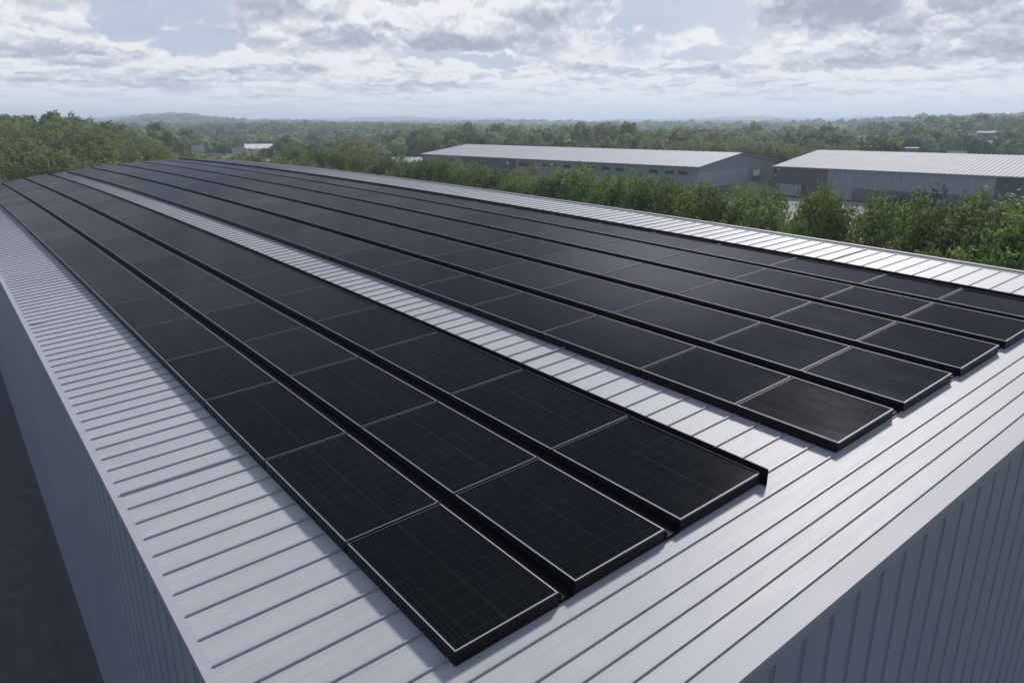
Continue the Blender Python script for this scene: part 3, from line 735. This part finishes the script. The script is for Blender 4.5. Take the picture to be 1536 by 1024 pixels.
# woods
rng = np.random.default_rng(5)
def inside(F, x, y, a0, a1, b0, b1):
    dx, dy = x - F.c[0], y - F.c[1]; a = dx * F.u[0] + dy * F.u[1]; b_ = dx * F.w[0] + dy * F.w[1]
    return a0 < a < a1 and b0 < b_ < b1
def blocked(x, y, r_):
    if x < 62.5 and y < 19.5 and x > -15: return True
    if -34 < x < 67 and 50 < y < 104: return True
    if inside(F1, x, y, -6, L1_ + 3.5, -4.5, D1 + 4): return True
    if inside(F2, x, y, -4.5, L2_ + 4, -4, D2 + 4): return True
    for (sx, sy, sr, sd) in SHEDS:
        dx, dy = sx - CX, sy - CY; dl = math.hypot(dx, dy); t = ((x - CX) * dx + (y - CY) * dy) / dl
        lat = abs((x - CX) * dy - (y - CY) * dx) / dl
        if lat < sr * t / dl + 1 and dl - (75 if dl < 300 else 130) < t < dl + sr + 12: return True
    return False
cand = []
r_ = 58.0
while r_ < 900:
    sp = 5.6 + r_ * .006
    az = -6 + rng.uniform(0, 1)
    while az < 82:
        rj = r_ + rng.uniform(-.35, .35) * sp; aj = az + math.degrees(rng.uniform(-.35, .35) * sp / r_)
        x, y = CX + rj * math.cos(rad(aj)), CY + rj * math.sin(rad(aj))
        if not blocked(x, y, rj): cand.append((rj, aj, x, y))
        az += math.degrees(sp / r_)
    r_ += sp * (.9 if r_ < 250 else 1.0 + (r_ - 250) / 900)
# meadows: gaps in the far wood
def meadow(x, y, r_): return r_ > 260 and (math.sin(x * .012 + 1.3) * math.sin(y * .010 + .4) + .35 * math.sin(x * .05) * math.sin(y * .043)) > .72
cand = [c_ for c_ in cand if not (21.8 < c_[1] < 25.3 and 255 < c_[0] < 410)]
cand = [c_ for c_ in cand if not meadow(c_[2], c_[3], c_[0]) and -3.5 < c_[1] < 77]
low_front = lambda c_: (30 < c_[1] < 78 and c_[3] < 52 + .0 * c_[2] and c_[0] < 85)
near_c = [c_ for c_ in cand if not low_front(c_)]
N_IND = 205
ind, rest = near_c[:N_IND], near_c[N_IND:]
rs = random.Random(21)
for i, (rj, aj, x, y) in enumerate(ind):
    pr = mid_p[rs.randrange(7)]; s = rs.uniform(.68, .98)
    if 15 < aj < 29 and rj > 100: s *= .74
    if 28 < aj < 58 and (x - F1.c[0]) * F1.w[0] + (y - F1.c[1]) * F1.w[1] < 2:
        s = min(s, (CZ - rj * (.058 if aj < 33 else .066)) / 9.4)
    if aj < 15: g_, lab, nm = 'trees of the wooded slope beyond the far end of the roof', 'green broadleaf tree in the dense wooded slope beyond the far left end of the roof', 'slope_tree'
    elif aj < 36: g_, lab, nm = 'trees of the wood left of the long warehouse', 'green broadleaf tree in the wood beyond the roof and left of the long warehouse', 'valley_tree'
    else: g_, lab, nm = 'trees of the wood behind the warehouses', 'green broadleaf tree in the wood behind the two grey warehouses', 'wood_tree'
    put_tree(pr, x, y, float(ground(np.float64(x), np.float64(y))) - .1, s, s * rs.uniform(.85, 1.15), rs.uniform(0, 6.28), nm, lab, 'tree', g_)
# low scrub between the tree row and the long warehouse
k_ = 0
for i in range(60):
    x = rs.uniform(32, 125); y = rs.uniform(38, 80)
    if blocked(x, y, 0) or not (22 < math.degrees(math.atan2(y - CY, x - CX)) < 56): continue
    pr = mid_p[rs.randrange(7)]; s = rs.uniform(.34, .5)
    put_tree(pr, x, y, 0, s, s * 1.2, rs.uniform(0, 6.28), 'scrub_tree', 'low scrubby tree on the ground between the tree row and the long warehouse', 'tree', 'scrub between the tree row and the long warehouse')
# a few big crowns standing out behind the warehouses
for u, w_, dist, wd, lab in [(912, 179, 205, 12.5, 'big dome crowned tree standing highest behind the long warehouse'), (1000, 189, 190, 9, 'tall bushy tree right of the big dome crowned tree'),
                             (1035, 188, 195, 9, 'wide green tree behind the middle of the long warehouse roof'), (1075, 190, 200, 9, 'leafy tree behind the right half of the long warehouse roof'),
                             (968, 192, 185, 8, 'green tree just right of the big dome crown'), (535, 205, 150, 7, 'dark green tree rising left of the blue-grey shed'), (643, 197, 170, 6, 'narrow tall dark green tree behind the left tip of the long warehouse')]:
    x, y = sitept(u, dist); rr_ = ray(u, w_); g0 = float(ground(np.float64(x), np.float64(y))); zt = CZ + rr_[2] * dist / math.hypot(rr_[0], rr_[1]) - g0
    pr = mid_p[(0, 1, 3, 4)[int(u) % 4]]
    put_tree(pr, x, y, g0 - .1, zt / pr[2], wd / pr[3], u * .7, 'big_tree', lab, 'tree')

# far wood: one mass
def lump(seed, n, size):
    g = np.random.default_rng(seed); d_ = g.normal(0, 1, (n, 3)); d_[:, 2] = np.abs(d_[:, 2]) * .9 - .15; d_ /= np.linalg.norm(d_, axis=1)[:, None]
    lob = 1 + .20 * np.sin(d_[:, 0] * 5 + seed) * np.sin(d_[:, 1] * 6 + seed * 2) + .10 * np.sin(d_[:, 2] * 9 + d_[:, 0] * 7 + seed)
    rr2 = g.uniform(.80, 1.0, n) * lob; C = d_ * rr2[:, None]; C[:, 2] = C[:, 2] * .5 + .5; C[:, :2] *= .5
    return leaf_quads(g, C, np.cross(d_, g.normal(0, 1, (n, 3))), size, .3, .9, d_, .78)
LA = [lump(s_, 800, .115) for s_ in range(6)]; LB = [lump(s_ + 9, 170, .22) for s_ in range(5)]; LC = [lump(s_ + 19, 60, .32) for s_ in range(3)]
Vs, Ts = [], []
def addl(L, x, y, h, w, z):
    V = L * np.array([w, w, h]) + np.array([x, -y, z]); Vs.append(V); Ts.append(np.full(len(V), rng.uniform(0, 1)))
for rj, aj, x, y in rest:
    h = rng.uniform(6, 9.2) + (2.2 if rng.random() < .06 else 0); w = rng.uniform(.75, 1.1) * (6.4 + rj * .004)
    if 15.5 < aj < 29 and rj < 420: h *= .72
    if rj > 300: h *= .92
    L = LA[rng.integers(6)] if rj < 300 else LB[rng.integers(5)]
    addl(L, x, y, h, w, float(ground(np.float64(x), np.float64(y))) - .3)
r_ = 900.0
while r_ < 4200:
    sp = 13 + (r_ - 900) * .011; az = -4.0
    while az < 78:
        rj = r_ + rng.uniform(-.4, .4) * sp; aj = az + math.degrees(rng.uniform(-.4, .4) * sp / r_)
        x, y = CX + rj * math.cos(rad(aj)), CY + rj * math.sin(rad(aj))
        if math.sin(x * .0046 + 1.3) * math.sin(y * .0052 + .4) + .3 * math.sin(x * .017) < .55:
            addl(LC[rng.integers(3)], x, y, rng.uniform(8, 13), sp * rng.uniform(1.0, 1.5), float(ground(np.float64(x), np.float64(y))) - 1)
        az += math.degrees(sp / r_)
    r_ += sp * 1.8
V = np.concatenate(Vs); T = np.concatenate(Ts)
fw_ = link(bpy.data.objects.new('far_woods', quads_mesh('far_woods', V, [M['leafF']], T)))
tag(fw_, 'far wooded countryside fading to the horizon', 'woods', kind='stuff')

# ------------------------------------------------------------------ sky, sun, haze
SUN_AZ, SUN_EL = 64.0, 39.0
w = bpy.data.worlds.new('World'); scene.world = w; w.use_nodes = True
nt = w.node_tree; bg = nt.nodes['Background']
sky = N(nt, 'ShaderNodeTexSky', sky_type='NISHITA'); sky.sun_disc = False
sky.sun_elevation = rad(SUN_EL); sx_, sy_ = math.cos(rad(SUN_AZ)), -math.sin(rad(SUN_AZ)); sky.sun_rotation = math.atan2(sx_, sy_)
sky.air_density = 1.0; sky.dust_density = 2.0; sky.ozone_density = 1.0
dirv = N(nt, 'ShaderNodeTexCoord').outputs['Generated']
sep = N(nt, 'ShaderNodeSeparateXYZ'); nt.links.new(dirv, sep.inputs[0])
azn = mathn(nt, 'ARCTAN2', mathn(nt, 'MULTIPLY', sep.outputs[1], -1.0), sep.outputs[0])     # site azimuth, radians
eln = mathn(nt, 'ARCSINE', sep.outputs[2])
elc = mathn(nt, 'MAXIMUM', eln, 0.0)
vv = mathn(nt, 'MULTIPLY', mathn(nt, 'LOGARITHM', mathn(nt, 'ADD', elc, .018), math.e), .17)
def comb(a, b_, c_=0.0):
    n_ = N(nt, 'ShaderNodeCombineXYZ')
    for i, q in enumerate((a, b_, c_)):
        if isinstance(q, (int, float)): n_.inputs[i].default_value = q
        else: nt.links.new(q, n_.inputs[i])
    return n_.outputs[0]
def npair(scale, detail, rough, off=0.0, dv=0.0, seed=0.0):
    sc_ = mathn(nt, 'ADD', azn, seed)
    return noise(nt, scale, detail, rough, comb(mathn(nt, 'ADD', sc_, off), mathn(nt, 'ADD', vv, dv), seed))
warp = mathn(nt, 'MULTIPLY', mathn(nt, 'SUBTRACT', npair(9, 5, .6, seed=4.0), .5), 1.0)
warp2 = mathn(nt, 'MULTIPLY', mathn(nt, 'SUBTRACT', npair(30, 5, .6, seed=7.0), .5), 1.0)
azw = mathn(nt, 'ADD', azn, mathn(nt, 'ADD', mathn(nt, 'MULTIPLY', warp, .10), mathn(nt, 'MULTIPLY', warp2, .035)))
elw = mathn(nt, 'ADD', eln, mathn(nt, 'ADD', mathn(nt, 'MULTIPLY', warp, .035), mathn(nt, 'MULTIPLY', warp2, .022)))
def blob(px, py, rx, ry):
    r_ = ray(px, py); a0 = math.atan2(r_[1], r_[0]); e0 = math.asin(r_[2] / math.sqrt(sum(q * q for q in r_)))
    dx = mathn(nt, 'DIVIDE', mathn(nt, 'SUBTRACT', azw, a0), rx / F_PX); dy = mathn(nt, 'DIVIDE', mathn(nt, 'SUBTRACT', elw, e0), ry / F_PX)
    q = mathn(nt, 'ADD', mathn(nt, 'MULTIPLY', dx, dx), mathn(nt, 'MULTIPLY', dy, dy))
    return mathn(nt, 'SUBTRACT', 1.0, q, clamp=True)
def addall(l):
    s_ = l[0]
    for q in l[1:]: s_ = mathn(nt, 'ADD', s_, q)
    return s_
gaps = addall([blob(*q) for q in [(240, 5, 105, 32), (200, 40, 36, 16), (305, 62, 62, 18), (1010, 12, 90, 34), (1115, 30, 50, 40), (1065, 78, 60, 12), (650, 82, 80, 9), (745, 92, 60, 12)]])
darks = addall([blob(*q) for q in [(530, 57, 230, 20), (700, 62, 90, 16), (810, 48, 55, 36), (430, 15, 80, 26), (1380, 15, 240, 34), (1250, 20, 90, 26), (1330, 88, 150, 17), (1100, 104, 60, 10), (900, 104, 140, 10), (95, 76, 110, 16), (420, 102, 80, 9), (1520, 70, 60, 26), (640, 128, 120, 6), (150, 128, 150, 6)]])
big = npair(3.4, 8, .58, seed=1.0); bigu = npair(3.4, 8, .58, dv=.026, seed=1.0)
fine = npair(13, 8, .62, seed=2.0); fineu = npair(13, 8, .62, dv=.008, seed=2.0)
lit = mathn(nt, 'ADD', mathn(nt, 'MULTIPLY', mathn(nt, 'SUBTRACT', big, bigu), 3.0), mathn(nt, 'MULTIPLY', mathn(nt, 'SUBTRACT', fine, fineu), 1.8))   # lit tops, grey bases
def puff(scale, dv, seed):
    v_ = N(nt, 'ShaderNodeTexVoronoi', feature='F1', voronoi_dimensions='2D'); v_.inputs['Scale'].default_value = scale; v_.inputs['Detail'].default_value = 2.0
    v_.inputs['Roughness'].default_value = .55; v_.normalize = True
    wv = N(nt, 'ShaderNodeVectorMath', operation='ADD'); nt.links.new(comb(azn, mathn(nt, 'ADD', vv, dv), seed), wv.inputs[0])
    sc2 = N(nt, 'ShaderNodeVectorMath', operation='SCALE'); sc2.inputs['Scale'].default_value = .5
    nt.links.new(comb(warp2, mathn(nt, 'MULTIPLY', warp, .35), 0.0), sc2.inputs[0]); sc2.inputs['Scale'].default_value = .12
    nt.links.new(sc2.outputs[0], wv.inputs[1]); nt.links.new(wv.outputs[0], v_.inputs['Vector'])
    return mathn(nt, 'SUBTRACT', 1.0, mathn(nt, 'MULTIPLY', v_.outputs['Distance'], 2.0))
pf = puff(15, 0.0, 3.0); pfu = puff(15, .010, 3.0)
lit = mathn(nt, 'ADD', lit, mathn(nt, 'MULTIPLY', mathn(nt, 'SUBTRACT', pf, pfu), 1.4))
lowf = mathn(nt, 'SUBTRACT', 1.0, mathn(nt, 'DIVIDE', elc, .07), clamp=True)
cover = mathn(nt, 'ADD', mathn(nt, 'MULTIPLY', mathn(nt, 'SUBTRACT', big, .45), 2.0), .55)
cover = mathn(nt, 'ADD', cover, mathn(nt, 'MULTIPLY', mathn(nt, 'SUBTRACT', fine, .5), .9))
cover = mathn(nt, 'ADD', cover, mathn(nt, 'MULTIPLY', mathn(nt, 'SUBTRACT', pf, .35), .8))
cover = mathn(nt, 'ADD', cover, mathn(nt, 'MULTIPLY', darks, .8))
cover = mathn(nt, 'SUBTRACT', cover, mathn(nt, 'MULTIPLY', gaps, 1.35))
cover = mathn(nt, 'ADD', cover, mathn(nt, 'MULTIPLY', lowf, .15))
mask = N(nt, 'ShaderNodeMapRange', interpolation_type='SMOOTHSTEP'); nt.links.new(cover, mask.inputs[0])
mask.inputs[1].default_value = .0; mask.inputs[2].default_value = .72
br = mathn(nt, 'ADD', .93, lit)
br = mathn(nt, 'SUBTRACT', br, mathn(nt, 'MULTIPLY', darks, .55))
br = mathn(nt, 'ADD', br, mathn(nt, 'MULTIPLY', mathn(nt, 'SUBTRACT', fine, .5), .55))
cc = ramp(nt, br, [(.0, (.38, .41, .50)), (.35, (.49, .52, .61)), (.7, (.68, .70, .77)), (1.0, (.90, .90, .92))])
skc = N(nt, 'ShaderNodeVectorMath', operation='SCALE'); nt.links.new(sky.outputs[0], skc.inputs[0]); skc.inputs['Scale'].default_value = .085
blue = mixc(nt, .85, skc.outputs[0], (.42, .51, .69))
blue = mixc(nt, mathn(nt, 'MULTIPLY', ramp(nt, mathn(nt, 'MULTIPLY', mathn(nt, 'ADD', fine, big), .5), [(.36, (0, 0, 0)), (.62, (1, 1, 1))]), .55), blue, (.72, .75, .82))
allc = mixc(nt, mask.outputs[0], blue, cc)
hz = mathn(nt, 'SUBTRACT', 1.0, mathn(nt, 'DIVIDE', elc, .055), clamp=True)
hz = mathn(nt, 'POWER', hz, 1.3)
allc = mixc(nt, mathn(nt, 'MULTIPLY', hz, .85), allc, (.76, .785, .835))
# bright glow added above the view on the sun's side for panel sheen, and a deeper, calmer sky overhead
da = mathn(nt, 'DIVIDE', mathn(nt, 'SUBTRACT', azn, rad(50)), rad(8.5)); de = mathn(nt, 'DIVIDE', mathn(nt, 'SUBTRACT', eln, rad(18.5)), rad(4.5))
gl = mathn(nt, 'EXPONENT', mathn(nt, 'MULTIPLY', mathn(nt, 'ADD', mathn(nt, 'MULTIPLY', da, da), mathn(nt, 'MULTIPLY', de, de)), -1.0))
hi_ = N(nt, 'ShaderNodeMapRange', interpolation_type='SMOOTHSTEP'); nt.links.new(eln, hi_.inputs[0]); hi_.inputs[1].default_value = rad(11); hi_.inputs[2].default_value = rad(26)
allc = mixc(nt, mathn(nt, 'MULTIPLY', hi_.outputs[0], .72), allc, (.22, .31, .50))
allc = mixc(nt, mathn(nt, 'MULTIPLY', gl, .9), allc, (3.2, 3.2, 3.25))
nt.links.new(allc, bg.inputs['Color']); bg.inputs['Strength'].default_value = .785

sl = bpy.data.lights.new('sun', 'SUN'); sl.energy = 3.5; sl.angle = rad(7.0); sl.color = (1.0, .955, .89)
so = link(bpy.data.objects.new('sun', sl))
sd_ = Vector((math.cos(rad(SUN_EL)) * sx_, math.cos(rad(SUN_EL)) * sy_, math.sin(rad(SUN_EL))))
so.rotation_euler = sd_.to_track_quat('Z', 'Y').to_euler(); so.location = (0, 0, 60)

HZ_D = 1
if HZ_D:
    hb = MB(); hb.box(-5300, 5300, -5300, 5300, -12, 48)
    m = bpy.data.materials.new('haze_air'); m.use_nodes = True; nt = m.node_tree
    for n_ in list(nt.nodes): nt.nodes.remove(n_)
    out = N(nt, 'ShaderNodeOutputMaterial'); pv = N(nt, 'ShaderNodeVolumePrincipled')
    pv.inputs['Color'].default_value = (.68, .81, .98, 1); pv.inputs['Density'].default_value = .00056; pv.inputs['Anisotropy'].default_value = .2
    nt.links.new(pv.outputs[0], out.inputs['Volume'])
    tag(hb.build('haze', m), kind='stuff')

# ------------------------------------------------------------------ camera and render
cam = bpy.data.cameras.new('camera'); co = link(bpy.data.objects.new('camera', cam))
cam.sensor_fit = 'HORIZONTAL'; cam.sensor_width = 36; cam.lens = 36 * F_PX / 1536
cam.clip_start = .1; cam.clip_end = 12000
co.location = P(CX, CY, CZ)
fwd = Vector((math.cos(PIT) * math.cos(YAW), -math.cos(PIT) * math.sin(YAW), -math.sin(PIT)))
co.rotation_euler = fwd.to_track_quat('-Z', 'Y').to_euler()
scene.camera = co
scene.view_settings.view_transform = 'Standard'; scene.view_settings.look = 'None'; scene.view_settings.exposure = .35; scene.view_settings.gamma = 1
scene.cycles.use_denoising = True
scene.cycles.max_bounces = 6; scene.cycles.diffuse_bounces = 3; scene.cycles.glossy_bounces = 3; scene.cycles.volume_bounces = 0
scene.cycles.transparent_max_bounces = 4
